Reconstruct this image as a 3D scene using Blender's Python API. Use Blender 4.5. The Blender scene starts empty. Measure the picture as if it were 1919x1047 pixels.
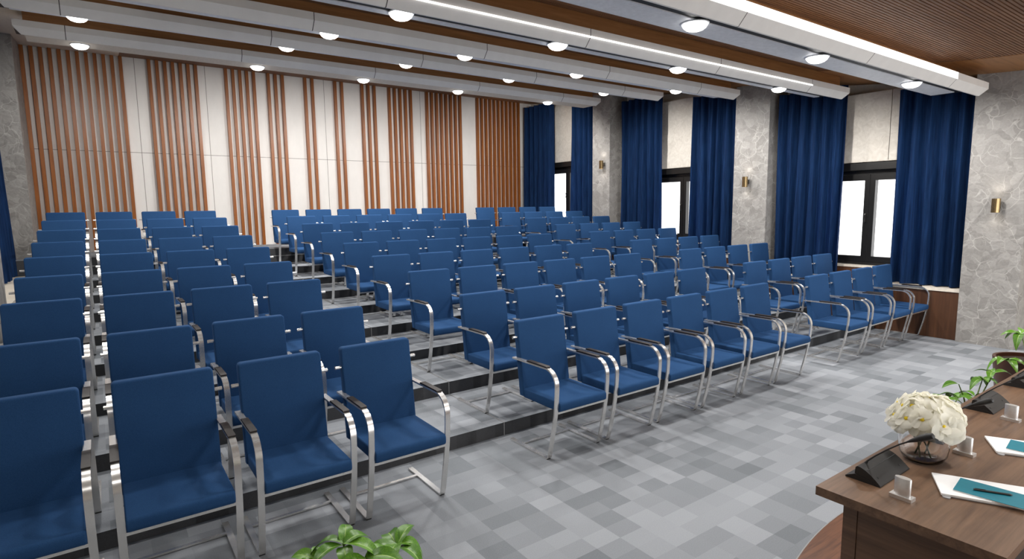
import bpy, bmesh, math, random
from mathutils import Vector, Matrix
random.seed(7)
PI = math.pi
sc = bpy.context.scene
COL = sc.collection

# ------------------------------------------------------------------ materials
def srgb(r, g, b):
    def f(c):
        c /= 255.0
        return c / 12.92 if c <= .04045 else ((c + .055) / 1.055) ** 2.4
    return (f(r), f(g), f(b), 1.0)

class NT:
    """tiny helper around a node tree"""
    def __init__(s, name):
        s.m = bpy.data.materials.new(name); s.m.use_nodes = True
        s.t = s.m.node_tree; s.b = s.t.nodes['Principled BSDF']; s.out = s.t.nodes['Material Output']
    def n(s, kind, **kw):
        nd = s.t.nodes.new(kind)
        for k, v in kw.items(): setattr(nd, k, v)
        return nd
    def l(s, a, b): s.t.links.new(a, b)
    def coord(s, scale=(1, 1, 1), out='Object'):
        tc = s.n('ShaderNodeTexCoord'); mp = s.n('ShaderNodeMapping'); mp.inputs['Scale'].default_value = scale
        s.l(tc.outputs[out], mp.inputs['Vector']); return mp.outputs['Vector']
    def noise(s, vec, scale=5, detail=3, rough=.5, dist=0):
        nd = s.n('ShaderNodeTexNoise'); nd.inputs['Scale'].default_value = scale; nd.inputs['Detail'].default_value = detail
        nd.inputs['Roughness'].default_value = rough; nd.inputs['Distortion'].default_value = dist
        s.l(vec, nd.inputs['Vector']); return nd.outputs['Fac']
    def ramp(s, fac, stops):
        r = s.n('ShaderNodeValToRGB'); e = r.color_ramp.elements
        while len(e) < len(stops): e.new(.5)
        for i, (p, c) in enumerate(stops): e[i].position = p; e[i].color = c
        s.l(fac, r.inputs['Fac']); return r.outputs['Color']
    def math(s, op, a, b=None):
        nd = s.n('ShaderNodeMath', operation=op)
        for i, v in enumerate((a, b)):
            if v is None: continue
            if isinstance(v, (int, float)): nd.inputs[i].default_value = v
            else: s.l(v, nd.inputs[i])
        return nd.outputs[0]
    def mix(s, fac, a, b, mode='MIX'):
        nd = s.n('ShaderNodeMix', data_type='RGBA', blend_type=mode)
        for sock, v in ((nd.inputs[0], fac), (nd.inputs[6], a), (nd.inputs[7], b)):
            if isinstance(v, (int, float)): sock.default_value = v
            elif isinstance(v, tuple): sock.default_value = v
            else: s.l(v, sock)
        return nd.outputs[2]
    def bump(s, h, strength=.2, dist=.01):
        nd = s.n('ShaderNodeBump'); nd.inputs['Strength'].default_value = strength; nd.inputs['Distance'].default_value = dist
        s.l(h, nd.inputs['Height']); s.l(nd.outputs['Normal'], s.b.inputs['Normal'])
    def base(s, c):
        if isinstance(c, tuple): s.b.inputs['Base Color'].default_value = c
        else: s.l(c, s.b.inputs['Base Color'])
    def set(s, **kw):
        for k, v in kw.items(): s.b.inputs[k.replace('_', ' ')].default_value = v
        return s

def plain(name, c, rough=.5, metal=0, var=.06, scale=30, **kw):
    t = NT(name); f = t.noise(t.coord(), scale, 3)
    d = tuple(x * (1 - var) for x in c[:3]) + (1,); u = tuple(min(1, x * (1 + var)) for x in c[:3]) + (1,)
    t.base(t.ramp(f, [(.3, d), (.7, u)])); t.set(Roughness=rough, Metallic=metal, **kw); return t.m

def emis(name, c, strength):
    t = NT(name); t.base(c); t.set(Emission_Strength=strength); t.b.inputs['Emission Color'].default_value = c; return t.m

M = {}
# chair fabric: fine weave
t = NT('blue_fabric'); v = t.coord()
f = t.noise(v, 420, 2); g = t.noise(v, 7, 2)
c = t.ramp(f, [(.3, srgb(30, 62, 102)), (.7, srgb(44, 81, 125))])
t.base(t.mix(.12, c, t.ramp(g, [(.3, srgb(31, 61, 102)), (.7, srgb(47, 85, 131))])))
t.set(Roughness=.85); t.b.inputs['Sheen Weight'].default_value = .08; t.b.inputs['Sheen Tint'].default_value = srgb(90, 140, 210); t.b.inputs['Specular IOR Level'].default_value = .15
t.bump(f, .12, .002); M['fabric'] = t.m
M['steel'] = plain('brushed_steel', (.80, .79, .77, 1), .25, .80, .0, 60)
M['black'] = plain('black_plastic', srgb(30, 29, 29), .45)
M['pad'] = plain('dark_wood_arm_pad', srgb(34, 26, 22), .55)

# carpet tiles
def carpet(name, lo, hi):
    t = NT(name); tc = t.n('ShaderNodeTexCoord'); sp = t.n('ShaderNodeSeparateXYZ'); t.l(tc.outputs['Object'], sp.inputs[0])
    X, Y, Z = sp.outputs
    def cell(sx, sy, ox, oy, sz=0):
        cx = t.math('FLOOR', t.math('DIVIDE', t.math('ADD', X, ox), sx)); cy = t.math('FLOOR', t.math('DIVIDE', t.math('ADD', Y, oy), sy))
        cb = t.n('ShaderNodeCombineXYZ'); t.l(cx, cb.inputs[0]); t.l(cy, cb.inputs[1]); cb.inputs[2].default_value = sz
        w = t.n('ShaderNodeTexWhiteNoise', noise_dimensions='3D'); t.l(cb.outputs[0], w.inputs['Vector']); return w.outputs['Value']
    a = cell(.181, .1245, 10.01, 10.065); b = cell(.362, .1245, 10.191, 10.065, 3); c = cell(.181, .249, 10.01, 10.1895, 7)
    s_ = t.math('ADD', t.math('ADD', t.math('MULTIPLY', a, .22), t.math('MULTIPLY', b, .28)), t.math('MULTIPLY', c, .50))
    vn = t.n('ShaderNodeVectorMath', operation='MULTIPLY'); t.l(tc.outputs['Object'], vn.inputs[0]); vn.inputs[1].default_value = (1, 1, 1)
    fine = t.noise(vn.outputs[0], 170, 3, .7)
    s2 = t.math('ADD', s_, t.math('MULTIPLY', t.math('SUBTRACT', fine, .5), .5))
    t.base(t.ramp(s2, [(.12, lo), (.88, hi)])); t.set(Roughness=.95); t.b.inputs['Specular IOR Level'].default_value = .1
    t.bump(fine, .35, .004); return t.m
M['carpet'] = carpet('grey_carpet_tile', srgb(120, 125, 130), srgb(164, 168, 174))
t = NT('charcoal_riser_carpet'); tc = t.n('ShaderNodeTexCoord'); sp = t.n('ShaderNodeSeparateXYZ'); t.l(tc.outputs['Object'], sp.inputs[0])
w = t.n('ShaderNodeTexWhiteNoise', noise_dimensions='1D'); t.l(t.math('FLOOR', t.math('DIVIDE', sp.outputs[0], .181)), w.inputs['W'])
s2 = t.math('ADD', t.math('MULTIPLY', w.outputs['Value'], .5), t.math('MULTIPLY', t.noise(tc.outputs['Object'], 150, 3, .7), .6))
t.base(t.ramp(s2, [(.1, srgb(50, 51, 53)), (.9, srgb(84, 85, 88))])); t.set(Roughness=.95); M['riser'] = t.m
M['strip'] = plain('pale_edge_strip', srgb(150, 150, 150), .6)

def wood(name, dark, mid, light, axis=0, rough=.4, scale=1.0):
    t = NT(name); sc_ = [26 * scale] * 3; sc_[axis] = 1.6 * scale
    v = t.coord(tuple(sc_)); n1 = t.noise(v, 1.0, 6, .6, .6)
    sc2 = [90 * scale] * 3; sc2[axis] = 4 * scale
    n2 = t.noise(t.coord(tuple(sc2)), 1.0, 4, .7)
    f = t.math('ADD', t.math('MULTIPLY', n1, .7), t.math('MULTIPLY', n2, .3))
    t.base(t.ramp(f, [(.3, dark), (.5, mid), (.72, light)])); t.set(Roughness=rough); t.bump(n2, .08, .002); return t.m
M['slat'] = wood('orange_slat_wood', srgb(112, 60, 20), srgb(146, 84, 32), srgb(164, 100, 46), 2, .4)
M['flute'] = wood('dark_fluted_wood', srgb(96, 64, 42), srgb(122, 84, 56), srgb(144, 102, 70), 0, .55)
M['board'] = wood('tan_board_wood', srgb(128, 86, 48), srgb(156, 108, 64), srgb(172, 124, 78), 0, .5)
M['panel'] = wood('walnut_panel', srgb(58, 36, 22), srgb(86, 55, 35), srgb(108, 72, 46), 2, .45, .55)
M['table'] = wood('walnut_table', srgb(82, 60, 45), srgb(110, 84, 64), srgb(130, 101, 78), 0, .42)
M['tableend'] = wood('walnut_table_end', srgb(78, 57, 43), srgb(102, 77, 58), srgb(120, 92, 71), 1, .45)
t = NT('podium_wood'); v = t.coord((1, 1, 1)); br = t.n('ShaderNodeTexBrick'); t.l(v, br.inputs['Vector'])
br.inputs['Scale'].default_value = 1; br.inputs['Brick Width'].default_value = .9; br.inputs['Row Height'].default_value = .12
br.inputs['Mortar Size'].default_value = .002; br.inputs['Color1'].default_value = srgb(112, 70, 46); br.inputs['Color2'].default_value = srgb(92, 56, 36); br.inputs['Mortar'].default_value = srgb(45, 28, 20)
n1 = t.noise(t.coord((3, 45, 1)), 1, 6, .6, .5)
t.base(t.mix(.75, br.outputs['Color'], t.ramp(n1, [(.3, srgb(66, 38, 24)), (.7, srgb(132, 86, 58))]), 'MIX')); t.set(Roughness=.35); M['podium'] = t.m

def panelled(name, c, joint, xs0, dx, zs, w=.006):
    t = NT(name); tc = t.n('ShaderNodeTexCoord'); sp = t.n('ShaderNodeSeparateXYZ'); t.l(tc.outputs['Object'], sp.inputs[0])
    mask = None
    if dx:
        m = t.math('FRACT', t.math('DIVIDE', t.math('SUBTRACT', sp.outputs[0], xs0 - 20 * dx), dx)); mask = t.math('MULTIPLY', t.math('LESS_THAN', m, w / dx), t.math('GREATER_THAN', sp.outputs[0], xs0 - .5 * dx if zs else -1.0))
    for z in zs:
        k = t.math('LESS_THAN', t.math('ABSOLUTE', t.math('SUBTRACT', sp.outputs[2], z)), w / 2)
        mask = k if mask is None else t.math('MAXIMUM', mask, k)
    f = t.noise(t.coord((1, 1, .4)), 6, 4, .6)
    d = tuple(x * .94 for x in c[:3]) + (1,)
    t.base(t.mix(mask, t.ramp(f, [(.3, d), (.7, c)]), joint)); t.set(Roughness=.6); return t.m
M['whitepanel'] = panelled('white_wall_panel', srgb(233, 230, 226), srgb(128, 122, 116), 1.157, 1.146, [2.955], .009)
M['beam'] = panelled('white_beam_panel', srgb(240, 238, 235), srgb(96, 94, 92), .25, 2.035, [], .009)
M['soffit'] = plain('cool_grey_soffit', srgb(232, 235, 240), .45)
M['plaster'] = plain('cream_plaster', srgb(216, 207, 194), .8)
M['outerwall'] = plain('cream_wall', srgb(222, 216, 206), .8)
M['sill'] = plain('cream_sill_stone', srgb(232, 223, 208), .35)
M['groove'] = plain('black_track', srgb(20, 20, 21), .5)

# stone veneer: pale veins over grey blocks
t = NT('grey_veined_stone'); v = t.coord()
nz = t.n('ShaderNodeTexNoise'); nz.inputs['Scale'].default_value = 2.3; nz.inputs['Detail'].default_value = 3; t.l(v, nz.inputs['Vector'])
va = t.n('ShaderNodeVectorMath', operation='MULTIPLY_ADD'); t.l(nz.outputs['Color'], va.inputs[0]); va.inputs[1].default_value = (.36, .36, .36); t.l(v, va.inputs[2])
def vor(scale, rnd=1.0):
    k = t.n('ShaderNodeTexVoronoi', feature='DISTANCE_TO_EDGE'); k.inputs['Scale'].default_value = scale; k.inputs['Randomness'].default_value = rnd
    t.l(va.outputs[0], k.inputs['Vector']); return k.outputs['Distance']
d1, d2 = vor(5.5), vor(10.5)
v1 = t.ramp(d1, [(.0, (1, 1, 1, 1)), (.028, (0, 0, 0, 1))]); v2 = t.ramp(d2, [(.0, (1, 1, 1, 1)), (.03, (0, 0, 0, 1))])
brk = t.ramp(t.noise(v, 3.1, 2), [(.42, (0, 0, 0, 1)), (.55, (1, 1, 1, 1))])
brk2 = t.ramp(t.noise(v, 5.7, 2), [(.45, (0, 0, 0, 1)), (.6, (1, 1, 1, 1))])
cellc = t.n('ShaderNodeTexVoronoi'); cellc.inputs['Scale'].default_value = 9.5; t.l(va.outputs[0], cellc.inputs['Vector'])
sepc = t.n('ShaderNodeSeparateColor'); t.l(cellc.outputs['Color'], sepc.inputs[0])
gr = t.math('ADD', t.math('MULTIPLY', sepc.outputs[0], .45), t.math('MULTIPLY', t.noise(v, 38, 4, .7), .55))
stone = t.ramp(gr, [(.2, srgb(134, 131, 127)), (.8, srgb(166, 163, 159))])
s1 = t.mix(t.math('MULTIPLY', v2, t.math('MULTIPLY', brk2, .4)), stone, srgb(184, 181, 177))
s2 = t.mix(t.math('MULTIPLY', v1, t.math('MULTIPLY', brk, .7)), s1, srgb(198, 195, 190))
t.base(s2); t.set(Roughness=.6); t.bump(t.math('ADD', d2, t.math('MULTIPLY', t.noise(v, 30, 3), .15)), .35, .02); M['stone'] = t.m

t = NT('navy_velvet'); f = t.noise(t.coord((60, 60, 3)), 1, 3)
t.base(t.ramp(f, [(.3, srgb(20, 46, 86)), (.7, srgb(32, 68, 118))])); t.set(Roughness=.8); t.b.inputs['Sheen Weight'].default_value = .3; t.b.inputs['Sheen Roughness'].default_value = .4
t.b.inputs['Sheen Tint'].default_value = srgb(80, 120, 190); t.b.inputs['Specular IOR Level'].default_value = .2; M['velvet'] = t.m
t = NT('cream_blind_cloth'); f = t.noise(t.coord(), 9, 4, .6, 1.5); t.base(t.ramp(f, [(.3, srgb(208, 201, 190)), (.7, srgb(230, 224, 214))])); t.set(Roughness=.9); t.bump(f, .25, .02); M['blind'] = t.m
M['frame'] = plain('black_window_frame', srgb(26, 25, 24), .35)
M['brass'] = plain('satin_brass', (.40, .29, .15, 1), .26, 1.0)
M['gun'] = plain('gunmetal', (.20, .19, .18, 1), .3, 1.0)
M['alu'] = plain('brushed_aluminium', (.80, .79, .78, 1), .38, .85, .04, 80)
M['paper'] = plain('white_paper', srgb(244, 244, 243), .7, 0, .01)
M['clear'] = plain('grey_acrylic', srgb(176, 176, 178), .2)
M['teal'] = plain('teal_cover', srgb(0, 118, 136), .5, 0, .04)
M['pen'] = plain('dark_pen_metal', (.10, .095, .09, 1), .3, .7)
M['mic'] = plain('matte_black', srgb(30, 29, 29), .5, 0, .05, 90)
M['leaf'] = None
t = NT('green_leaf'); oi = t.n('ShaderNodeObjectInfo'); f = t.noise(t.coord(), 40, 3)
c = t.ramp(f, [(.25, srgb(54, 110, 28)), (.75, srgb(128, 178, 56))])
t.base(t.mix(t.math('MULTIPLY', oi.outputs['Random'], .5), c, srgb(36, 84, 24))); t.set(Roughness=.32); M['leaf'] = t.m
M['vein'] = plain('pale_leaf_rib', srgb(160, 196, 96), .4)
M['stem'] = plain('green_stem', srgb(92, 118, 48), .5)
M['darkstem'] = plain('dark_flower_stem', srgb(62, 72, 34), .5)
M['soil'] = plain('potting_soil', srgb(52, 38, 28), .95, 0, .3, 60)
M['pot'] = plain('brown_pot', srgb(74, 42, 28), .4)
M['petal'] = plain('white_petal', srgb(250, 247, 234), .6, 0, .02, 60)
t = NT('white_petal'); d_ = t.n('ShaderNodeBsdfDiffuse'); d_.inputs['Color'].default_value = srgb(252, 250, 240); tl = t.n('ShaderNodeBsdfTranslucent'); tl.inputs['Color'].default_value = srgb(252, 250, 236)
mx = t.n('ShaderNodeMixShader'); mx.inputs[0].default_value = .38; t.l(d_.outputs[0], mx.inputs[1]); t.l(tl.outputs[0], mx.inputs[2]); t.l(mx.outputs[0], t.out.inputs['Surface']); M['petal'] = t.m
M['pollen'] = plain('yellow_centre', srgb(236, 206, 40), .6)
t = NT('clear_glass'); t.base((1, 1, 1, 1)); t.set(Roughness=.0, IOR=1.45); t.b.inputs['Transmission Weight'].default_value = 1; M['glass'] = t.m
# daylight window panes: thin glass
t = NT('window_glass'); tr = t.n('ShaderNodeBsdfTransparent'); gl = t.n('ShaderNodeBsdfGlossy'); gl.inputs['Roughness'].default_value = .05
mx = t.n('ShaderNodeMixShader'); mx.inputs[0].default_value = .06; t.l(tr.outputs[0], mx.inputs[1]); t.l(gl.outputs[0], mx.inputs[2]); t.l(mx.outputs[0], t.out.inputs['Surface']); M['pane'] = t.m
M['dome'] = emis('lamp_dome', (1, .98, .95, 1), 4.0)
M['led'] = emis('led_strip', (1, .98, .95, 1), 2.2)
M['ledface'] = emis('led_panel', (1, .985, .96, 1), 1.15)  # emissive colour for the upper face of the nearest visible beam
M['warm'] = emis('warm_lamp', (1, .86, .64, 1), 4.0)

# ------------------------------------------------------------------ mesh helpers
def box(bm, x0, x1, y0, y1, z0, z1, mi=0, faces=None):
    vs = [bm.verts.new((x, y, z)) for x in (x0, x1) for y in (y0, y1) for z in (z0, z1)]
    q = {'-x': (0, 1, 3, 2), '+x': (4, 6, 7, 5), '-y': (0, 4, 5, 1), '+y': (2, 3, 7, 6), '-z': (0, 2, 6, 4), '+z': (1, 5, 7, 3)}
    out = []
    for k, ix in q.items():
        f = bm.faces.new([vs[i] for i in ix]); f.material_index = mi; out.append(f)
    return out
def prism(bm, poly, a0, a1, axis='x', mi=0):
    """extrude a 2D polygon along an axis (x: poly=(y,z); y: poly=(x,z); z: poly=(x,y))"""
    def p(u, v, a): return {'x': (a, u, v), 'y': (u, a, v), 'z': (u, v, a)}[axis]
    A = [bm.verts.new(p(u, v, a0)) for u, v in poly]; B = [bm.verts.new(p(u, v, a1)) for u, v in poly]
    n = len(poly); fs = [bm.faces.new(A[::-1]), bm.faces.new(B)]
    for i in range(n): fs.append(bm.faces.new((A[i], A[(i + 1) % n], B[(i + 1) % n], B[i])))
    for f in fs: f.material_index = mi
    return fs
def tube(bm, pts, r, n=8, mi=0, caps=True):
    pts = [Vector(p) for p in pts]; rs = r if isinstance(r, (list, tuple)) else [r] * len(pts)
    rings = []
    up = Vector((0, 0, 1))
    for i, p in enumerate(pts):
        d = (pts[min(i + 1, len(pts) - 1)] - pts[max(i - 1, 0)]).normalized()
        a = d.cross(up)
        if a.length < 1e-3: a = d.cross(Vector((0, 1, 0)))
        a.normalize(); b = d.cross(a).normalized()
        rings.append([bm.verts.new(p + (a * math.cos(2 * PI * k / n) + b * math.sin(2 * PI * k / n)) * rs[i]) for k in range(n)])
    for i in range(len(rings) - 1):
        for k in range(n):
            f = bm.faces.new((rings[i][k], rings[i][(k + 1) % n], rings[i + 1][(k + 1) % n], rings[i + 1][k])); f.material_index = mi; f.smooth = True
    if caps:
        for rg in (rings[0][::-1], rings[-1]):
            f = bm.faces.new(rg); f.material_index = mi
def lathe(bm, prof, cx=0, cy=0, n=24, mi=0, sx=1, sy=1, smooth=True):
    rings = []
    for r, z in prof:
        if r < 1e-6: rings.append([bm.verts.new((cx, cy, z))])
        else: rings.append([bm.verts.new((cx + sx * r * math.cos(2 * PI * k / n), cy + sy * r * math.sin(2 * PI * k / n), z)) for k in range(n)])
    for a, b in zip(rings, rings[1:]):
        for k in range(n):
            va = a[k % len(a)], a[(k + 1) % len(a)]; vb = b[k % len(b)], b[(k + 1) % len(b)]
            vs = []
            for q in (va[0], va[1], vb[1], vb[0]):
                if q not in vs: vs.append(q)
            if len(vs) > 2:
                f = bm.faces.new(vs); f.material_index = mi; f.smooth = smooth
def bevel(bm, w, seg=2, ang=30):
    es = [e for e in bm.edges if len(e.link_faces) == 2 and e.calc_face_angle(0) > math.radians(ang)]
    bmesh.ops.bevel(bm, geom=es, offset=w, segments=seg, profile=.5, affect='EDGES', clamp_overlap=True)
    for f in bm.faces: f.smooth = True
def recalc(bm): bmesh.ops.recalc_face_normals(bm, faces=bm.faces)
def mesh(name, bm, mats, auto=35):
    recalc(bm)
    me = bpy.data.meshes.new(name); bm.to_mesh(me); bm.free()
    for m in (mats if isinstance(mats, (list, tuple)) else [mats]): me.materials.append(m)
    if auto: me.set_sharp_from_angle(angle=math.radians(auto))
    return me
def obj(name, bm, mats, parent=None, auto=35):
    o = bpy.data.objects.new(name, bm if isinstance(bm, bpy.types.Mesh) else mesh(name, bm, mats, auto)); COL.objects.link(o)
    if parent: o.parent = parent
    return o
def tag(o, label, cat, group=None, kind=None):
    o['label'] = label; o['category'] = cat
    if group: o['group'] = group
    if kind: o['kind'] = kind
    return o
def thing(name, label, cat, loc=(0, 0, 0), rz=0, group=None, kind=None):
    o = bpy.data.objects.new(name, None); COL.objects.link(o); o.empty_display_size = .1
    o.location = loc; o.rotation_euler = (0, 0, rz); return tag(o, label, cat, group, kind)
def struct(name, bm, mats, parent=None, auto=35):
    o = obj(name, bm, mats, parent, auto); o['kind'] = 'structure'; return o
def dup(root, loc, label, rz=None):
    r = root.copy(); COL.objects.link(r); r.location = loc; r['label'] = label
    if rz is not None: r.rotation_euler = (0, 0, rz)
    for ch in list(root.children):
        c = ch.copy(); COL.objects.link(c); c.parent = r
        for g in list(ch.children):
            d = g.copy(); COL.objects.link(d); d.parent = c
    return r
ORD = ['first', 'second', 'third', 'fourth', 'fifth', 'sixth', 'seventh', 'eighth', 'ninth']

# ------------------------------------------------------------------ layout numbers
ROW_Y = [0, .846, 1.912, 2.890, 3.863, 4.793, 5.698, 6.593, 7.601]
ROW_Z = [0, .109, .230, .333, .445, .556, .670, .781, .891]
RISER = [.15, 1.07, 2.0, 2.965, 3.93, 4.86, 5.765, 6.665]      # fronts of tiers 1..8
BACK_Y, BACK_Z, WALL_Y = 7.675, 1.165, 9.2
XL, XR = -.437, 9.69                                            # pillar faces
WL, WR = -1.05, 10.22                                           # outer walls
def ceil_z(y):
    pts = [(-6.6, 3.08), (-.97, 3.475), (2.5, 3.915), (5.7, 4.30), (9.3, 4.65)]
    for (a, za), (b, zb) in zip(pts, pts[1:]):
        if y <= b: return za + (zb - za) * (y - a) / (b - a)
    return pts[-1][1]

# ------------------------------------------------------------------ floor, tiers
bm = bmesh.new()
vs = [bm.verts.new(p) for p in ((WL, -6.6, 0), (WR, -6.6, 0), (WR, RISER[0], 0), (WL, RISER[0], 0))]; bm.faces.new(vs)
ys = RISER + [BACK_Y, WALL_Y]; zs = [0] + ROW_Z[1:] + [BACK_Z]
for k in range(9):
    y0, y1, z0, z1 = ys[k], ys[k + 1], zs[k], zs[k + 1]
    a = [bm.verts.new(p) for p in ((WL, y0, z0), (WR, y0, z0), (WR, y0, z1), (WL, y0, z1))]; f = bm.faces.new(a); f.material_index = 1
    b = [bm.verts.new(p) for p in ((WR, y1, z1), (WL, y1, z1))]; bm.faces.new((a[3], a[2], b[0], b[1]))
struct('floor', bm, [M['carpet'], M['riser']])
# carpet edge strips beside the right side of the aisle, one per tier
bm = bmesh.new()
for k in range(8):
    box(bm, 2.980, 2.988, ys[k] - .002, ys[k + 1] - .003, zs[k + 1], zs[k + 1] + .004)
    box(bm, 2.980, 2.988, ys[k] - .004, ys[k], zs[k], zs[k + 1] + .004)
struct('trim_1', bm, M['strip'])
bm = bmesh.new()   # metal edging half way up the tall back riser
box(bm, XL, XR, BACK_Y - .006, BACK_Y, 1.02, 1.035); struct('trim_2', bm, M['strip'])
# round wooden podium floor laid into the carpet
bm = bmesh.new(); cx, cy, R = 3.95, -5.13, 3.03
rim = [(cx + R * math.cos(a), cy + R * math.sin(a)) for a in [PI * (i / 96) for i in range(97)]]
prism(bm, rim, .0005, .008, 'z'); struct('floor_podium', bm, M['podium'])
bm = bmesh.new()
ri = [(cx + (R) * math.cos(a), cy + (R) * math.sin(a)) for a in [PI * (i / 96) for i in range(97)]]
ro = [(cx + (R + .006) * math.cos(a), cy + (R + .006) * math.sin(a)) for a in [PI * (i / 96) for i in range(97)]]
prism(bm, ri + ro[::-1], .0005, .0085, 'z'); struct('trim_3', bm, M['strip'])

# ------------------------------------------------------------------ ceiling
bm = bmesh.new(); ypts = []
y = -6.5; pitch = .034
while y < WALL_Y - .02:
    for dy, dz in ((0, 0), (.022, 0), (.0225, .016), (.0335, .016)):
        ypts.append((y + dy, ceil_z(y + dy) + dz))
    y += pitch
x0, x1 = .93, 8.6
A = [bm.verts.new((x0, yy, zz)) for yy, zz in ypts]; B = [bm.verts.new((x1, yy, zz)) for yy, zz in ypts]
for i in range(len(ypts) - 1): bm.faces.new((A[i], B[i], B[i + 1], A[i + 1]))
struct('ceiling', bm, M['flute'], auto=20)
def ceil_strip(name, xa, xb, mat, dz=0.0):
    b2 = bmesh.new(); pr = None
    for yy in (-6.6, -.97, 2.5, 5.7, WALL_Y):
        z = ceil_z(yy) + dz; cur = [b2.verts.new(p) for p in ((xa, yy, z), (xb, yy, z), (xb, yy, z + .15), (xa, yy, z + .15))]
        if pr:
            for i in range(4): b2.faces.new((pr[i], pr[(i + 1) % 4], cur[(i + 1) % 4], cur[i]))
        pr = cur
    return struct(name, b2, mat)
ceil_strip('ceiling_border', WL, .93, M['plaster'], -.004)
ceil_strip('ceiling_border', 8.6, WR, M['board'], -.004)

# ------------------------------------------------------------------ walls
bm = bmesh.new(); box(bm, WL, WR, WALL_Y, WALL_Y + .15, 0, 4.95); struct('wall_back', bm, M['whitepanel'])
# window openings on the right wall:  (centre y, frame z0, frame z1, half width)
WIN = [(.49, .91, 2.37, .80), (4.0, 1.16, 2.50, .80), (7.55, 1.45, 2.865, .80)]
BAYS = [(-.88, 1.93), (2.57, 5.66), (6.20, WALL_Y)]
def wall_with_holes(name, x0, x1, holes):
    bm = bmesh.new(); y = -6.6
    for c, z0, z1, h in holes:
        box(bm, x0, x1, y, c - h, 0, 4.95); box(bm, x0, x1, c - h, c + h, 0, z0); box(bm, x0, x1, c - h, c + h, z1, 4.95); y = c + h
    box(bm, x0, x1, y, WALL_Y + .15, 0, 4.95); return struct(name, bm, M['outerwall'])
wall_with_holes('wall_right', WR, WR + .12, WIN)
bm = bmesh.new(); box(bm, WL - .12, WL, -6.6, WALL_Y + .15, 0, 4.95); struct('wall_left', bm, M['outerwall'])

bm = bmesh.new(); box(bm, WL, 2.6, -5.2, -5.08, 0, 4.2); struct('wall_front', bm, M['outerwall'])  # part-width wall added out of view to shade the front left
# slat groups on the back wall
SL = [(-.435, .98, 12), (1.359, 2.171, 7), (2.638, 3.203, 5), (3.426, 3.756, 3), (4.161, 4.363, 2), (4.80, 5.002, 2), (5.412, 5.75, 3), (6.055, 6.647, 5), (7.02, 7.988, 8), (8.446, 9.789, 11)]
for i, (a, b, n) in enumerate(SL):
    bm = bmesh.new(); w = .054; p = (b - a - w) / (n - 1)
    for k in range(n):
        xx = a + k * p; box(bm, xx, xx + w, WALL_Y - .085, WALL_Y - .0005, BACK_Z, ceil_z(WALL_Y) - .005)
    bevel(bm, .004, 1, 60); struct('trim_%d' % (4 + i), bm, M['slat'])

# pillars
def pillar(label, x0, x1, y0, y1, zf):
    bm = bmesh.new(); box(bm, x0, x1, y0, y1, zf, ceil_z((y0 + y1) / 2) + .02); bevel(bm, .006, 1)
    o = obj('stone_pillar', bm, M['stone']); tag(o, label, 'pillar', 'grey stone pillars along the side walls')
pillar('grey veined stone pillar at right edge, nearest the table', XR, WR, -1.49, -.88, 0)
pillar('grey stone pillar between first and second window on the right', XR, WR, 1.93, 2.57, 0)
pillar('grey stone pillar between second and third window on the right', XR, WR, 5.66, 6.20, 0)
pillar('grey stone pillar in the far left corner beside the slatted wall', WL, XL, 8.0, WALL_Y, 0)
pillar('pale stone pillar at left edge beside the nearer left chairs', WL, XL, 2.9, 4.15, 0)

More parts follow.
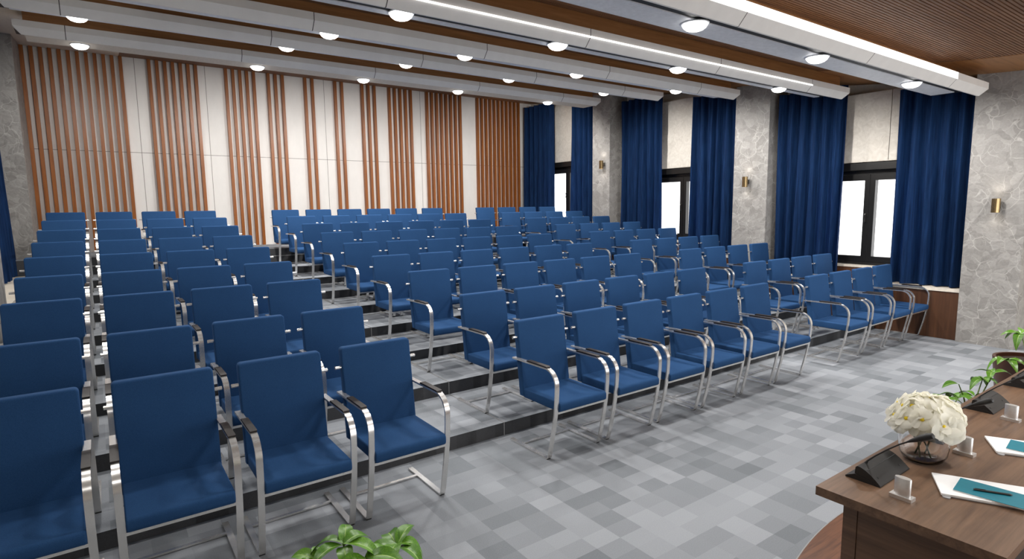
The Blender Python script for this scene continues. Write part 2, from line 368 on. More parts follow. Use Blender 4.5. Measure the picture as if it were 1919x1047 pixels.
# ------------------------------------------------------------------ windows, blinds, sills, wood panels, curtains
WIN_LAB = ['nearest window', 'middle window', 'farthest window']
SILL = [.70, .95, 1.24]
for i, (c, z0, z1, h) in enumerate(WIN):
    w = bpy.data.objects.new('window_%d' % (i + 1), None); COL.objects.link(w); w['kind'] = 'structure'
    fx0, fx1 = 10.12, 10.22
    def F(name, *a):
        bm = bmesh.new(); box(bm, *a); bevel(bm, .004, 1); return obj(name, bm, M['frame'], w)
    bm = bmesh.new()   # outer frame
    box(bm, fx0 + .01, fx1 + .02, c - h, c + h, z1 - .06, z1); box(bm, fx0 + .01, fx1 + .02, c - h, c + h, z0, z0 + .05)
    box(bm, fx0 + .01, fx1 + .02, c - h, c - h + .05, z0 + .05, z1 - .06); box(bm, fx0 + .01, fx1 + .02, c + h - .05, c + h, z0 + .05, z1 - .06)
    obj('window_frame', bm, M['frame'], w)
    F('header_box', 10.03, WR - .0, c - h - .02, c + h + .02, z1 + .002, z1 + .11)
    for s in (-1, 1):
        ya, yb = (c + .004, c + h - .052) if s > 0 else (c - h + .052, c - .004)
        za, zb = z0 + .052, z1 - .062
        bm = bmesh.new(); t_ = .072
        box(bm, fx0 + .002, fx1, ya, yb, zb - t_ - .02, zb); box(bm, fx0 + .002, fx1, ya, yb, za, za + t_ + .01)
        box(bm, fx0 + .002, fx1, ya, ya + t_, za + t_ + .01, zb - t_ - .02); box(bm, fx0 + .002, fx1, yb - t_, yb, za + t_ + .01, zb - t_ - .02)
        cas = obj('casement', bm, M['frame'], w)
        bm = bmesh.new(); box(bm, fx0 + .05, fx0 + .056, ya + t_ - .004, yb - t_ + .004, za + t_, zb - t_ - .015); obj('pane', bm, M['pane'], cas)
        if s > 0:
            bm = bmesh.new(); hz = (za + zb) / 2 - .06; hy = ya + .03
            tube(bm, [(fx0 + .004, hy, hz), (fx0 - .035, hy, hz), (fx0 - .04, hy, hz + .02), (fx0 - .04, hy, hz + .11), (fx0 - .035, hy, hz + .13), (fx0 + .004, hy, hz + .13)], .007, 8)
            obj('handle', bm, M['gun'], cas)
    # raised ledge under the frame
    bm = bmesh.new(); box(bm, 10.0, WR, BAYS[i][0] + .002, BAYS[i][1] - .002, z0 - .035, z0 - .002); bevel(bm, .004, 1); obj('window_ledge', bm, M['sill'], w)
    bm = bmesh.new(); box(bm, 10.012, WR, BAYS[i][0] + .002, BAYS[i][1] - .002, SILL[i] + .001, z0 - .036); obj('upper_panel', bm, M['panel'], w)
    ya, yb = BAYS[i]
    s_ = thing('window_sill', ['cream sill over walnut panel under the nearest right window', 'cream sill over walnut panel under the middle right window', 'cream sill over walnut panel under the farthest right window'][i], 'sill', (9.98, (ya + yb) / 2, 0), 0, 'cream sills along the right windows')
    cy = (ya + yb) / 2
    bm = bmesh.new(); box(bm, 9.735 - 9.98, 10.012 - 9.98, ya + .002 - cy, yb - .002 - cy, SILL[i] - .045, SILL[i]); bevel(bm, .006, 2); obj('sill_slab', bm, M['sill'], s_)
    bm = bmesh.new(); box(bm, 9.748 - 9.98, 10.0 - 9.98, ya + .002 - cy, yb - .002 - cy, 0.001, SILL[i] - .0455); obj('front_panel', bm, M['panel'], s_)
    # blind
    zb = z1 + .125; by0, by1 = c - .92, c + .92
    bl = thing('roller_blind', ['cream cloth blind above the nearest right window', 'cream cloth blind above the middle right window', 'cream cloth blind above the farthest right window'][i], 'blind', (10.06, c, zb), 0, 'cream blinds above the windows')
    for (a, b) in ((-.92, -.26), (-.252, .92)):
        bm = bmesh.new(); N = 10
        prof = [(-.004, .0), (-.008, .012)] + [(-.004 - .006 * math.sin(k * 1.7), .03 + k * .12) for k in range(N)]
        top = ceil_z(c - .92) - zb - .02
        prof = [(px_, min(pz, top)) for px_, pz in prof if pz < top] + [(-.004, top)]
        poly = prof + [(px_ + .006, pz) for px_, pz in prof[::-1]]
        prism(bm, poly, a, b, 'y'); o = obj('cloth_panel', bm, M['blind'], bl)
    bm = bmesh.new(); tube(bm, [(0, -.92, .004), (0, .92, .004)], .008, 8); obj('bottom_rail', bm, M['blind'], bl)

def curtain(label, x, ya, yb, zb, zt, seed, amp=.085, lean=0, flare=0.0):
    rnd = random.Random(seed); n = int((yb - ya) / .007); L = yb - ya
    folds = max(3, int(L / .17)); ph = [rnd.uniform(-.5, .5) for _ in range(folds + 2)]
    am = [rnd.uniform(.55, 1.15) for _ in range(folds + 2)]
    def off(u, z):
        s = u * folds; k = int(s); f = s - k
        a = am[k] * (1 - f) + am[min(k + 1, folds)] * f; p = ph[k] * (1 - f) + ph[min(k + 1, folds)] * f
        zz = (z - zb) / (zt - zb)
        q = math.sin(2 * PI * (s + .25 * p + .10 * math.sin(3 * zz + 5 * p)))
        q = math.copysign(abs(q) ** .75, q)
        return amp * a * q * (.7 + .3 * (1 - zz)) + .012 * math.sin(2 * PI * 2.3 * s + p * 6)
    bm = bmesh.new(); M_ = 14; rows = []
    for j in range(M_ + 1):
        z = zb + (zt - zb) * j / M_; zz = j / M_
        rows.append([bm.verts.new((x + off(i / n, z) + lean * (1 - zz), ya + L * i / n + flare * (1 - zz) ** 2 * (i / n - .5), z)) for i in range(n + 1)])
    for j in range(M_):
        for i in range(n):
            f = bm.faces.new((rows[j][i], rows[j][i + 1], rows[j + 1][i + 1], rows[j + 1][i])); f.smooth = True
    bmesh.ops.solidify(bm, geom=list(bm.faces), thickness=.006)
    o = obj('curtain', bm, M['velvet'], None, 70)
    tag(o, label, 'curtain', 'navy velvet curtains beside the windows'); return o
for i, (a, b, w, lab) in enumerate([
    (-.865, .05, 0, 'navy velvet curtain beside the nearest right pillar, above the sill'),
    (.77, 1.86, 0, 'navy velvet curtain left of the nearest right window'),
    (2.69, 3.60, 1, 'navy velvet curtain right of the middle right window'),
    (4.36, 5.46, 1, 'navy velvet curtain left of the middle right window'),
    (6.34, 7.08, 2, 'navy velvet curtain right of the farthest right window'),
    (7.80, 8.97, 2, 'navy velvet curtain beside the slatted back wall')]):
    curtain(lab, 9.86, a, b, SILL[w] + .012, ceil_z(a) - .03, 20 + i)
# left bay: cream sill block and curtain
s_ = thing('window_sill', 'cream sill along the left wall beside the fifth and sixth row', 'sill', (-.74, 6.07, 0), 0, 'cream sills along the left windows')
bm = bmesh.new(); box(bm, WL + .74, -.42 + .74, -1.915, 1.925, .885, .93); bevel(bm, .006, 2); obj('sill_slab', bm, M['sill'], s_)
bm = bmesh.new(); box(bm, WL + .74, -.44 + .74, -1.915, 1.925, .001, .8845); obj('front_panel', bm, M['sill'], s_)
curtain('navy velvet curtain at the left edge in front of the stone corner pillar', -.75, 6.5, 7.93, .945, ceil_z(6.5) - .03, 41, .05, .05, .08)

# ------------------------------------------------------------------ ceiling beams and dome lights
BEAMS = [(-3.5, 2.90, None), (-1.076, 3.163, 'panel'), (.56, 3.377, 'strip'), (2.34, 3.643, None), (3.99, 3.873, None), (5.70, 4.026, None)]  # foremost beam is unseen, added with its lamps to light the table area
LX = [.39, 2.55, 4.22, 6.05, 8.2]
BLAB = ['white ceiling beam directly above the podium table', 'white ceiling beam with bright lit face, nearest in view', 'white ceiling beam with a thin glowing line along its face', 'unlit white ceiling beam, third from the slatted wall', 'unlit white ceiling beam, second from the slatted wall', 'unlit white ceiling beam closest to the slatted back wall']
LLAB = ['above the podium table', 'under the beam with the bright lit face', 'under the beam with the thin glowing line', 'under the third beam from the slatted wall', 'under the second beam from the slatted wall', 'under the beam closest to the slatted wall']
def loop3(bm, rects, mi=0):
    rings = [[bm.verts.new(p) for p in ((a, c, z), (b, c, z), (b, d, z), (a, d, z))] for a, b, c, d, z in rects]
    for r0, r1 in zip(rings, rings[1:]):
        for i in range(4): bm.faces.new((r0[i], r0[(i + 1) % 4], r1[(i + 1) % 4], r1[i])).material_index = mi
    return rings
bx0, bx1 = -.25, 9.45
lamp0 = None
for i, (y0, zb, led) in enumerate(BEAMS):
    b = thing('ceiling_beam', BLAB[i], 'beam', (0, y0, zb), 0, 'white beams across the ceiling', 'thing')
    far = [.45, .56, .45, .43, .43, .46][i]; pl0 = [.38, .32, .385, .36, .36, .36][i]; ly = [.36, .374, .36, .34, .34, .34][i]; D = .085
    bm = bmesh.new()   # front fascia with chamfered lower edge and chamfered ends, hollow behind
    r = loop3(bm, [(bx0, bx1, 0, far + .02, .155), (bx0, bx1, 0, far + .02, D), (bx0, bx1, 0, far + .02, .08)][:1] + [(bx0, bx1, 0, far + .02, .09)])
    bm.faces.new(r[0]); bm.faces.new(r[1][::-1]).material_index = 1
    loop3(bm, [(bx0, bx1, 0, .10, .09), (bx0, bx1, 0, .10, .08), (bx0 + .07, bx1 - .07, .07, .088, 0)])
    q = [v for v in bm.verts if abs(v.co.z) < 1e-5]; bm.faces.new(sorted(q, key=lambda v: math.atan2(v.co.y - .079, v.co.x - 4.6)))
    obj('beam_body', bm, [M['beam'], M['groove']], b, 20)
    bm = bmesh.new(); box(bm, bx0 + .08, bx1 - .1, pl0, far + .015, D - .004, .0895); obj('soffit_panel', bm, M['soffit'], b)
    if i == 5:
        bm = bmesh.new(); box(bm, bx0 + .1, bx1 - .1, .12, .44, .006, D - .006); obj('soffit_box', bm, M['plaster'], b)
    zc = ceil_z(y0) - zb
    bm = bmesh.new()
    ny = .29 if i == 1 else .05
    prism(bm, [(ny, .1555), (far - .02, .1555), (far - .02, ceil_z(y0 + far - .02) - zb), (ny, ceil_z(y0 + ny) - zb)], bx0 + .1, 9.25, 'x'); obj('wood_neck', bm, M['board'], b)
    if led == 'panel':
        bm = bmesh.new(); box(bm, bx0, 8.42, -.004, -.0005, .0815, .154); obj('light_panel', bm, M['ledface'], b)  # upper beam face emits by itself along most of its length
        bm = bmesh.new(); box(bm, bx0 + .1, 8.42, .12, .15, .156, .168); obj('light_strip', bm, M['led'], b)
    if led == 'strip':
        bm = bmesh.new(); box(bm, bx0, 8.40, -.006, -.0003, .074, .086); obj('light_strip', bm, M['led'], b)
    for k, lx in enumerate(LX):
        loc = (lx, y0 + ly - (.06 if i == 5 else 0), zb + (D - .004 if i < 5 else .006))
        lab = 'round white dome light ' + LLAB[i] + (', ' + ['leftmost', 'second from left', 'middle one', 'fourth from left', 'rightmost'][k])
        if lamp0 is None:
            lamp0 = thing('ceiling_light', lab, 'ceiling light', loc, 0, 'dome lights under the ceiling beams')
            bm = bmesh.new(); lathe(bm, [(0, -.0005), (.106, -.0005), (.106, -.008), (.097, -.010), (.0965, -.0005)], n=28); obj('trim_ring', bm, M['soffit'], lamp0)
            bm = bmesh.new(); lathe(bm, [(.095, -.003), (.093, -.018), (.084, -.032), (.066, -.046), (.04, -.055), (0, -.058)], n=28); obj('diffuser', bm, M['dome'], lamp0)
        else: dup(lamp0, loc, lab)
        L = bpy.data.lights.new('dome_lamp', 'SPOT'); L.energy = ([52, 62, 66, 70, 78, 190][i]) * (1.6 if k == 4 and i < 5 else 1) * ([.45, 1, 1, 1, 1][k] if i == 5 else [.3, .6, 1, 1, 1][k] if i < 3 else 1); L.spot_size = math.radians(152); L.spot_blend = .7; L.shadow_soft_size = .09; L.color = (1, .97, .935)
        lo = bpy.data.objects.new('dome_lamp', L); COL.objects.link(lo); lo.location = (lx, y0 + ly, zb - .06); lo.rotation_euler = (math.radians(34 if i == 5 else 0), math.radians(-22 if k == 4 else 0), 0)

# ------------------------------------------------------------------ wall sconces
def sconce(loc, label, first=[]):
    if first: dup(first[0], loc, label); 
    else:
        s = thing('wall_sconce', label, 'wall light', loc, 0, 'brass wall lights on the right pillars'); first.append(s)
        bm = bmesh.new(); lathe(bm, [(.0, -.08), (.04, -.08), (.04, -.0875), (.046, -.0875), (.046, .0875), (.04, .0875), (.04, .08), (0, .08)], -.085, 0, 28); obj('shade', bm, M['brass'], s)
        bm = bmesh.new(); box(bm, -.045, 0, -.03, .03, -.035, .035); bevel(bm, .004, 1); obj('wall_bracket', bm, M['gun'], s)
        for zz in (-.079, .079):
            bm = bmesh.new(); lathe(bm, [(0, zz), (.036, zz), (.036, zz * 1.03), (0, zz * 1.03)], -.085, 0, 20); obj('bulb', bm, M['warm'], s)
    for s_ in (-1, 1):
        L = bpy.data.lights.new('sconce_lamp', 'SPOT'); L.energy = 1.3 if s_ > 0 else .7; L.spot_size = math.radians(110); L.spot_blend = .6; L.shadow_soft_size = .03; L.color = (1, .93, .84)
        lo = bpy.data.objects.new('sconce_lamp', L); COL.objects.link(lo); lo.location = (loc[0] - .085, loc[1], loc[2] + s_ * .10)
        if s_ > 0: lo.rotation_euler = (PI, 0, 0)
sconce((XR, -1.21, 1.817), 'brass cylinder wall light on the nearest right pillar')
sconce((XR, 2.29, 2.26), 'brass cylinder wall light on the middle right pillar')
sconce((XR, 5.835, 2.786), 'brass cylinder wall light on the farthest right pillar')

# ------------------------------------------------------------------ chairs
def sweep_bar(path, w, th):
    bm = bmesh.new(); rings = []
    for i, (y, z) in enumerate(path):
        a, b = path[max(i - 1, 0)], path[min(i + 1, len(path) - 1)]
        ty, tz = b[0] - a[0], b[1] - a[1]; l = math.hypot(ty, tz); ny, nz = -tz / l, ty / l
        rings.append([bm.verts.new((sx * w / 2, y + ny * sn * th / 2, z + nz * sn * th / 2)) for sx, sn in ((-1, -1), (1, -1), (1, 1), (-1, 1))])
    for r0, r1 in zip(rings, rings[1:]):
        for k in range(4):
            f = bm.faces.new((r0[k], r0[(k + 1) % 4], r1[(k + 1) % 4], r1[k])); f.smooth = True
    bm.faces.new(rings[0][::-1]); bm.faces.new(rings[-1]); return bm
path = [(.0, .690), (-.2, .692), (-.415, .694)]
for k in range(1, 13):
    a = PI / 2 + k * PI / 24; path.append((-.415 + .115 * math.cos(a), .579 + .115 * math.sin(a)))
path += [(-.528, .52), (-.522, .44), (-.512, .36), (-.492, .25), (-.468, .14), (-.443, .035)]
path += [(-.438, .018), (-.428, .009), (-.412, .0065), (-.2, .0065), (.045, .0065)]
HW = .252
frame_bm = sweep_bar(path, .034, .012)
vs0 = len(frame_bm.verts)
box(frame_bm, -.016, .016, -.432, -.405, 0, .0045, 1)
frame_me = mesh('side_frame', frame_bm, [M['steel'], M['black']], 40)
bm = bmesh.new(); prism(bm, [(-.19, .6995), (-.432, .7015), (-.432, .7085), (-.42, .7115), (-.2, .7105), (-.19, .7075)], -.0185, .0185, 'x')
bevel(bm, .002, 1); pad_me = mesh('arm_pad', bm, M['pad'])
bm = bmesh.new()   # seat cushion
fs = box(bm, -.234, .234, -.545, -.095, .386, .458)
fe = [e for e in bm.edges if all(abs(v.co.y + .545) < 1e-4 for v in e.verts) and abs(e.verts[0].co.z - e.verts[1].co.z) < 1e-4]
bmesh.ops.bevel(bm, geom=fe, offset=.024, segments=4, profile=.5, affect='EDGES')
es = [e for e in bm.edges if len(e.link_faces) == 2 and e.calc_face_angle(0) > math.radians(50)]
bmesh.ops.bevel(bm, geom=es, offset=.010, segments=3, profile=.5, affect='EDGES')
for f in bm.faces: f.smooth = True
seat_me = mesh('seat', bm, M['fabric'], 60)
bm = bmesh.new()   # padded back: slanted slab with rounded corners
Wb, rc = .240, .022
prof = [(-Wb, .398), (Wb, .398)]
prof += [(Wb - rc + rc * math.cos(a), .985 - rc + rc * math.sin(a)) for a in [k * PI / 8 for k in range(5)]]
prof += [(-Wb + rc + rc * math.cos(a), .985 - rc + rc * math.sin(a)) for a in [PI / 2 + k * PI / 8 for k in range(5)]]
prism(bm, prof, -.03, .03, 'y')
es = [e for e in bm.edges if len(e.link_faces) == 2 and abs(e.verts[0].co.y - e.verts[1].co.y) < 1e-5]
bmesh.ops.bevel(bm, geom=es, offset=.011, segments=3, profile=.5, affect='EDGES')
for v in bm.verts: v.co.y += -.083 + (v.co.z - .398) / .587 * .078
for f in bm.faces: f.smooth = True
back_me = mesh('backrest', bm, M['fabric'], 50)
bm = bmesh.new(); tube(bm, [(-.280, -.025, .857), (.280, -.025, .857)], .011, 12); rod_me = mesh('back_rod', bm, M['steel'])
bm = bmesh.new(); box(bm, -HW + .016, HW - .016, -.522, -.502, .369, .3855); sb_me = mesh('seat_bar', bm, M['steel'])
bm = bmesh.new(); box(bm, -HW + .016, HW - .016, -.10, -.076, .002, .013); fb_me = mesh('floor_bar', bm, M['steel'])

def make_chair(label):
    c = thing('armchair', label, 'chair', (0, 0, 0), 0, 'blue armchairs in tiered rows')
    obj('seat', seat_me, None, c); obj('backrest', back_me, None, c); obj('back_rod', rod_me, None, c)
    obj('seat_bar', sb_me, None, c); obj('floor_bar', fb_me, None, c)
    for s in (-1, 1):
        f = obj('side_frame', frame_me, None, c); f.location.x = s * HW
        obj('arm_pad', pad_me, None, f)
    return c
P, G0, G1, G2 = .6097, .0044, .795, .7464
chair0 = None
BLK = [('left block', 0, 4, 0), ('middle block', 4, 6, G0 + G1), ('right block', 10, 4, G0 + G1 + G2)]
for r in range(9):
    rn = 'front row' if r == 0 else 'back row' if r == 8 else ORD[r] + ' row'
    for bn, j0, n, g in BLK:
        for k in range(n):
            j = j0 + k; x = j * P + (g if j0 else (G0 if j else 0))
            pos = 'leftmost' if k == 0 else 'rightmost' if k == n - 1 else ORD[k] + ' from left'
            lab = 'blue armchair with steel arms, %s in the %s of the %s' % (pos, rn, bn)
            loc = (x, ROW_Y[r], ROW_Z[r])
            if chair0 is None: chair0 = make_chair(lab); chair0.location = loc
            else: dup(chair0, loc, lab)

# ------------------------------------------------------------------ podium table
TZ = .75
tb = thing('podium_table', 'long walnut podium table in the right foreground', 'table', (2.64, -2.85, 0))
def lo(x, y): return x - 2.64, y + 2.85
bm = bmesh.new(); box(bm, 0, 5.0, -.30, .30, TZ - .036, TZ); bevel(bm, .002, 1); obj('tabletop', bm, M['table'], tb)
bm = bmesh.new(); box(bm, .10, .125, -.21, .178, .008, TZ - .0365); box(bm, .105, .125, .178, .183, .008, TZ - .0365); box(bm, .10, .125, .183, .235, .008, TZ - .0365); obj('end_panel', bm, M['tableend'], tb)
bm = bmesh.new(); box(bm, .1255, 4.9, .213, .235, .008, TZ - .0365); obj('front_panel', bm, M['table'], tb)
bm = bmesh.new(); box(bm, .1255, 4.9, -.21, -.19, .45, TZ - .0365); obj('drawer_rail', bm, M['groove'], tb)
bm = bmesh.new(); box(bm, 4.9, 4.925, -.21, .235, .008, TZ - .0365); obj('end_panel', bm, M['tableend'], tb)

# gooseneck microphones
mic0 = None
MLAB = ['black gooseneck microphone at the table corner, left of the flower vase', 'black gooseneck microphone directly behind the flower vase', 'black gooseneck microphone right of the flower vase, beside a silver block', 'black gooseneck microphone farthest along the table at the right edge']
for i, mx_ in enumerate((2.96, 3.63, 4.30, 4.975)):
    loc = (mx_, -2.645, TZ)
    if mic0 is None:
        mic0 = thing('desk_microphone', MLAB[i], 'microphone', loc, 0, 'gooseneck microphones on the table')
        bm = bmesh.new(); prism(bm, [(-.066, .0), (.066, .0), (.066, .006), (.03, .024), (-.03, .014), (-.066, .004)], -.139, .139, 'x'); bevel(bm, .0015, 1); obj('base', bm, M['mic'], mic0)
        bm = bmesh.new(); prism(bm, [(-.066, .0045), (-.05, .0195), (-.03, .036), (-.008, .050), (.012, .0575), (.024, .058), (.03, .052), (.032, .026), (.0, .018)], -.1365, .1365, 'x'); bevel(bm, .002, 1, 25); obj('body', bm, M['mic'], mic0)
        def on_slope(name, x0, x1, s0, s1, mat, h=.0012):
            bm = bmesh.new(); P0, P1 = Vector((0, -.05, .0195)), Vector((0, -.03, .036)); d = (P1 - P0).normalized(); nrm = Vector((0, -d.z, d.y))
            q = [P0 + d * s0, P0 + d * s1]; vs = []
            for hh in (-.001, h):
                for (xx, pt) in ((x0, q[0]), (x1, q[0]), (x1, q[1]), (x0, q[1])):
                    c_ = pt + nrm * hh; vs.append(bm.verts.new((xx, c_.y, c_.z)))
            for f in ((0, 1, 2, 3), (4, 5, 6, 7), (0, 1, 5, 4), (1, 2, 6, 5), (2, 3, 7, 6), (3, 0, 4, 7)): bm.faces.new([vs[k] for k in f])
            return obj(name, bm, mat, mic0)
        on_slope('button', -.11, -.06, .004, .012, M['black']); on_slope('button', .085, .105, .004, .012, M['black'])
        bm = bmesh.new(); tube(bm, [(-.13, -.0105, .0495), (.13, -.0105, .0495)], .0016, 6); obj('seam', bm, M['groove'], mic0)
        bm = bmesh.new(); pts = [(-.075, .018, .055), (-.073, .012, .068), (-.071, -.015, .098), (-.069, -.055, .137), (-.069, -.095, .172), (-.069, -.128, .196)]
        tube(bm, pts, [.007, .0035, .003, .003, .003, .0034], 8); obj('gooseneck', bm, M['mic'], mic0)
        bm = bmesh.new(); tube(bm, [(-.069, -.122, .192), (-.069, -.14, .204), (-.069, -.165, .220), (-.069, -.190, .235), (-.069, -.205, .243), (-.069, -.209, .245)], [.0035, .0075, .0125, .014, .011, .004], 14); obj('capsule', bm, M['mic'], mic0)
    else: dup(mic0, loc, MLAB[i])
# aluminium card holders
ch0 = None
for i, (x, y, lab) in enumerate([(2.80, -2.795, 'silver oval block on a flat base near the table corner'), (3.455, -2.795, 'silver oval block on a flat base beside the flower vase'), (4.13, -2.79, 'silver oval block on a flat base, farthest along the table')]):
    loc = (x, y, TZ)
    if ch0 is None:
        ch0 = thing('card_holder', lab, 'card holder', loc, math.radians(88), 'silver card holders on the table')
        bm = bmesh.new(); box(bm, -.0385, .0385, -.0195, .0195, 0, .014); bevel(bm, .002, 2); obj('base', bm, M['alu'], ch0)
        bm = bmesh.new(); lathe(bm, [(0, .0142), (1, .0142), (1, .0815), (.97, .083), (0, .083)], 0, 0, 32, 0, .0285, .0145); obj('block', bm, M['alu'], ch0, 30)
    else: dup(ch0, loc, lab, math.radians(88))

# writing sets: acrylic board, paper, notebook, pen
def local_box(name, cx_, cy_, rz, sx, sy, z0, z1, mat, bev=.0008):
    bm = bmesh.new(); box(bm, -sx / 2, sx / 2, -sy / 2, sy / 2, 0, z1 - z0); bevel(bm, bev, 1)
    o = obj(name, bm, mat); o.location = (cx_, cy_, z0); o.rotation_euler = (0, 0, rz); return o
SET = [(0.0, 0.0, 'nearest the table corner', True), (.638, .0, 'beyond the flower vase', True)]
for dx, dy, where, _ in SET:
    rz = math.radians(27.6)
    # long side runs from A towards -y ; board corners around
    ux, uy = math.cos(rz), math.sin(rz); vx, vy = math.sin(rz), -math.cos(rz)
    ax, ay = 3.108 + dx, -2.787 + dy
    W_, L_ = .195, .305
    cx_ = ax - ux * W_ / 2 + vx * L_ / 2; cy_ = ay - uy * W_ / 2 + vy * L_ / 2
    bd = thing('document_board', 'grey acrylic board with rounded corner tabs %s' % where, 'board', (cx_, cy_, TZ), rz, 'acrylic boards on the table')
    bm = bmesh.new(); box(bm, -W_ / 2 + .004, W_ / 2 - .004, -L_ / 2 + .004, L_ / 2 - .004, 0, .005); obj('plate', bm, M['clear'], bd)
    for sx in (-1, 1):
        for sy in (-1, 1):
            bm = bmesh.new(); lathe(bm, [(0, .0005), (.013, .0005), (.013, .0048), (0, .0048)], sx * (W_ / 2 + .003) if sx < 0 else (W_ / 2 - .014), sy * (L_ / 2 - .016), 20); obj('corner_tab', bm, M['clear'], bd)
    p = local_box('paper_pad', cx_, cy_, rz, W_, L_, TZ + .0052, TZ + .0125, M['paper']); tag(p, 'stack of white paper on the acrylic board %s' % where, 'paper', 'white paper on the table')
    nx, ny = (3.134 + 3.0 + 3.007 + 3.149) / 4 + dx + .004, -2.992 + dy
    n_ = thing('notebook', 'thin teal notebook lying on white paper %s' % where, 'notebook', (nx, ny, TZ + .0127), math.radians(7), 'teal notebooks on the table')
    bm = bmesh.new(); box(bm, -.068, .068, -.105, .105, 0, .004); obj('pages', bm, M['paper'], n_)
    bm = bmesh.new(); box(bm, -.069, .069, -.106, .106, .0041, .0052); obj('cover', bm, M['teal'], n_)
    px0, py0 = (3.048 + dx, -2.945 + dy) if dx == 0 else (3.048 + dx + .02, -2.95 + dy)
    pn = thing('pen', 'dark metal pen on the teal notebook %s' % where, 'pen', (px0, py0, TZ + .0127 + .0052), math.atan2(-.1, .057), 'pens on the notebooks')
    bm = bmesh.new(); tube(bm, [(0, 0, .004), (.112, 0, .004)], .004, 10); tube(bm, [(.112, 0, .004), (.119, 0, .004)], [.0038, .0012], 10); obj('barrel', bm, M['pen'], pn)
    bm = bmesh.new(); box(bm, .004, .036, -.0012, .0012, .008, .0095); obj('clip', bm, M['pen'], pn)

# vase and flowers
VX, VY = 3.25, -2.705
vz = thing('glass_vase', 'round clear glass vase holding white flowers on the table', 'vase', (VX, VY, TZ))
bm = bmesh.new()
lathe(bm, [(0, .001), (.06, .001), (.082, .010), (.096, .035), (.101, .08), (.100, .12), (.096, .17), (.0925, .171), (.0965, .12), (.0975, .08), (.0922, .038), (.078, .016), (.058, .009), (0, .008)], 0, 0, 40, 0, 1.0, .92)
obj('bowl', bm, M['glass'], vz, 60)
fl = thing('flower_bouquet', 'dome of white flowers with yellow centres in the glass vase', 'flowers', (VX, VY, TZ + .03))
def petal_flower(r, rnd):
    bm = bmesh.new()
    for k in range(5):
        a = 2 * PI * k / 5 + rnd.uniform(-.12, .12); ca, sa = math.cos(a), math.sin(a); w = r * rnd.uniform(.60, .72); tip = rnd.uniform(.05, .3) * r
        rows = []
        for s, ww, hz in ((.05, .12, .0), (.3, .62, .12), (.6, 1.0, .16), (.85, .92, .10), (1.0, .45, -.02)):
            row = []
            for q in (-1, -.5, 0, .5, 1):
                lx, ly = s * r, q * ww * w * .95
                z = hz * r + tip * s * s * .6 + (abs(q) ** 2) * .12 * r * (1 if k % 2 else -.3) + rnd.uniform(-.02, .02) * r
                row.append(bm.verts.new((lx * ca - ly * sa, lx * sa + ly * ca, z)))
            rows.append(row)
        for r0, r1 in zip(rows, rows[1:]):
            for i in range(4):
                f = bm.faces.new((r0[i], r0[i + 1], r1[i + 1], r1[i])); f.smooth = True
    lathe(bm, [(.15 * r, -.02 * r), (.19 * r, .10 * r), (.12 * r, .2 * r), (0, .23 * r)], 0, 0, 8, 1)
    me = bpy.data.meshes.new('flower'); bm.to_mesh(me); bm.free(); me.materials.append(M['petal']); me.materials.append(M['pollen']); return me
rnd = random.Random(5); kinds = [petal_flower(.050, rnd) for _ in range(5)]
N = 46
for i in range(N):
    u = (i + .5) / N; th = math.acos(1 - u * 1.16); ph = i * 2.399963 + rnd.uniform(-.2, .2)
    d = Vector((math.sin(th) * math.cos(ph), math.sin(th) * math.sin(ph), math.cos(th)))
    rr = rnd.uniform(.90, 1.08)
    pos = Vector((d.x * .122 * rr + .015, d.y * .115 * rr, .150 + d.z * .085 * rr))
    o = obj('flower', kinds[i % 5], None, fl); o.location = pos
    nn = Vector((d.x, d.y, d.z * .8 + .15)) + Vector((rnd.uniform(-.3, .3), rnd.uniform(-.3, .3), rnd.uniform(-.2, .2)))
    o.rotation_euler = nn.to_track_quat('Z', 'Y').to_euler(); s = rnd.uniform(.8, 1.2); o.scale = (s, s, s)
for i in range(4):
    a = i * 1.6 + 1.2; bm = bmesh.new(); q = .05 * (1 if i % 2 else .6)
    tube(bm, [(.035 * math.cos(a + 2), .03 * math.sin(a + 2), -.015), (.02 * math.cos(a + 1), .02 * math.sin(a + 1), .05), (q * math.cos(a), q * math.sin(a), .115), (1.5 * q * math.cos(a), 1.5 * q * math.sin(a), .17)], .0035, 6); obj('stem', bm, M['darkstem'], fl)
for i in range(0):
    a = i * PI / 2.5 + .9; bm = bmesh.new()
    pts = []
    for s in range(6):
        tt = s / 5; wv = .018 * math.sin(PI * min(.98, tt * .9 + .08)); rr = .035 + .055 * tt; z = .10 + .018 * math.sin(PI * tt) - .02 * tt
        pts.append((bm.verts.new((rr * math.cos(a) - wv * math.sin(a), rr * math.sin(a) + wv * math.cos(a), z)), bm.verts.new((rr * math.cos(a) + wv * math.sin(a), rr * math.sin(a) - wv * math.cos(a), z))))
    for p0, p1 in zip(pts, pts[1:]): bm.faces.new((p0[0], p0[1], p1[1], p1[0]))
    obj('leaf', bm, M['darkstem'], fl)

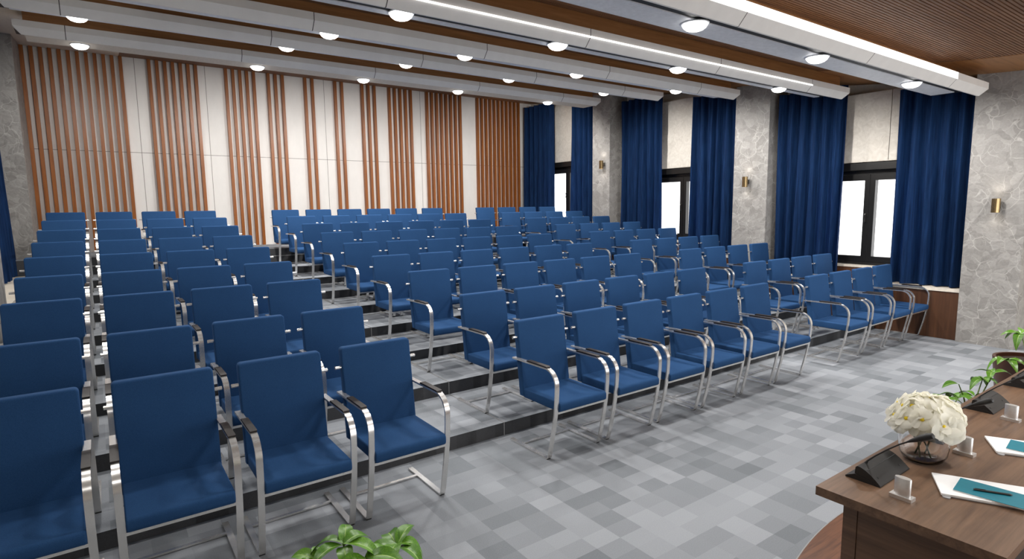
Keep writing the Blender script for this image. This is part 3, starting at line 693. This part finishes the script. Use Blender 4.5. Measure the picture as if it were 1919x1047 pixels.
# ------------------------------------------------------------------ potted plants
def leaf_mesh(L, W, droop, rnd):
    bm = bmesh.new(); rows = []; n = 9
    for i in range(n):
        tt = i / (n - 1); w = W / 2 * (math.sin(PI * tt ** .8) ** .8 if 0 < tt < 1 else .02)
        y = L * tt * (1 - .12 * droop * tt); z = L * (.22 * math.sin(PI * tt * .6) - droop * .55 * tt * tt)
        rows.append([bm.verts.new((q * w, y, z + abs(q) * w * .35)) for q in (-1, -.5, -.05, .05, .5, 1)])
    for r0, r1 in zip(rows, rows[1:]):
        for i in range(5):
            f = bm.faces.new((r0[i], r0[i + 1], r1[i + 1], r1[i])); f.smooth = True; f.material_index = 1 if i == 2 else 0
    me = bpy.data.meshes.new('leaf'); bm.to_mesh(me); bm.free(); me.materials.append(M['leaf']); me.materials.append(M['vein']); return me
rl = random.Random(11)
LEAF = [leaf_mesh(1, .42, d, rl) for d in (.6, .9, 1.2, 1.5)]
def plant(label, loc, stems, pot_h, pot_r, leaf_len, group='green potted plants around the table'):
    p = thing('potted_plant', label, 'plant', loc, 0, group)
    bm = bmesh.new(); lathe(bm, [(0, .0), (pot_r * .72, .0), (pot_r * .86, pot_h * .4), (pot_r, pot_h - .01), (pot_r, pot_h), (pot_r * .9, pot_h), (pot_r * .88, pot_h - .03), (0, pot_h - .03)], 0, 0, 28); obj('pot', bm, M['pot'], p)
    bm = bmesh.new(); lathe(bm, [(0, pot_h - .029), (pot_r * .87, pot_h - .029), (0, pot_h - .018)], 0, 0, 20); obj('soil', bm, M['soil'], p)
    for (hx, hy, hz, n, sc_, a0, spread) in stems:
        bm = bmesh.new(); b0 = Vector((hx * .15, hy * .15, pot_h - .03)); top = Vector((hx, hy, hz))
        tube(bm, [b0, b0.lerp(top, .5) + Vector((0, 0, .03)), top], [.006, .005, .003], 6); st = obj('stem', bm, M['stem'], p)
        for k in range(n):
            a = a0 + spread * (k / max(1, n - 1) - .5) if n > 1 else a0
            o = obj('leaf', LEAF[(k * 2 + int(hz * 100)) % 4], None, st); o.location = top - Vector((0, 0, .006 * (k % 3)))
            s = leaf_len * sc_ * rl.uniform(.85, 1.15); o.scale = (s, s, s)
            o.rotation_euler = (rl.uniform(-.25, .3), rl.uniform(-.25, .25), a - PI / 2)
    return p
plant('green broad-leaved plant at the bottom edge in front of the left chairs', (1.05, -1.72, 0),
      [(-.03, .05, .665, 6, 1.0, -1.3, 5.0), (.02, -.04, .635, 5, 1.1, -1.4, 3.2), (.17, .03, .60, 6, .95, -.8, 4.6), (-.12, .08, .625, 3, .75, 2.2, 2.2), (0, -.12, .50, 5, 1.0, -1.5, 5), (.1, -.1, .46, 5, 1.0, -.6, 5)], .30, .15, .15)
plant('green plant behind the table, just right of the white flowers', (5.02, -2.22, 0), [(.10, .0, .50, 4, .9, .6, 3.0), (.30, .0, .475, 4, .9, .2, 3.5), (-.05, -.05, .44, 4, .9, 3.0, 3.5)], .28, .15, .17)
plant('green plant with long arching leaves behind the middle of the table', (5.62, -2.22, 0), [(-.10, .06, .52, 1, .8, 2.6, 0), (.28, .02, .50, 6, .8, -1.3, 4.4), (-.02, -.02, .43, 4, .8, 2.9, 3.2), (.45, .0, .52, 4, .8, 1.2, 4)], .28, .15, .17)
plant('green plant in a tall brown pot at the right edge', (6.78, -2.27, 0), [(-.28, .08, .55, 5, .85, -2.4, 3.4), (.25, .12, .69, 4, .9, 1.6, 3.0)], .53, .24, .18)

# ------------------------------------------------------------------ light, camera, view
w = bpy.data.worlds.new('world'); sc.world = w; w.use_nodes = True
bg = w.node_tree.nodes['Background']; bg.inputs['Color'].default_value = (1, 1, 1, 1); bg.inputs['Strength'].default_value = 2.2
f, rx, ry, rz = 1082.5325616, -.12411927, -.01238289, .61889369
cyw, syw = math.cos(rz), math.sin(rz)
fwd = Vector((syw * math.cos(rx), cyw * math.cos(rx), math.sin(rx))); right = Vector((cyw, -syw, 0)); up = right.cross(fwd)
r2 = right * math.cos(ry) + up * math.sin(ry); u2 = -right * math.sin(ry) + up * math.cos(ry)
cd = bpy.data.cameras.new('camera'); cam = bpy.data.objects.new('camera', cd); COL.objects.link(cam)
cam.matrix_world = Matrix(((r2.x, u2.x, -fwd.x, .38868), (r2.y, u2.y, -fwd.y, -3.63369), (r2.z, u2.z, -fwd.z, 1.86925), (0, 0, 0, 1)))
cd.sensor_fit = 'HORIZONTAL'; cd.sensor_width = 36; cd.lens = 36 * f / 1919; cd.clip_start = .05
sc.camera = cam
vs_ = sc.view_settings; vs_.view_transform = 'Standard'; vs_.look = 'None'; vs_.gamma = 1; vs_.exposure = 0.5; vs_.use_curve_mapping = False
cy_ = sc.cycles; cy_.use_denoising = True; cy_.max_bounces = 8; cy_.diffuse_bounces = 4; cy_.glossy_bounces = 4; cy_.transmission_bounces = 8; cy_.transparent_max_bounces = 8; cy_.caustics_reflective = False; cy_.caustics_refractive = False; cy_.sample_clamp_indirect = 4
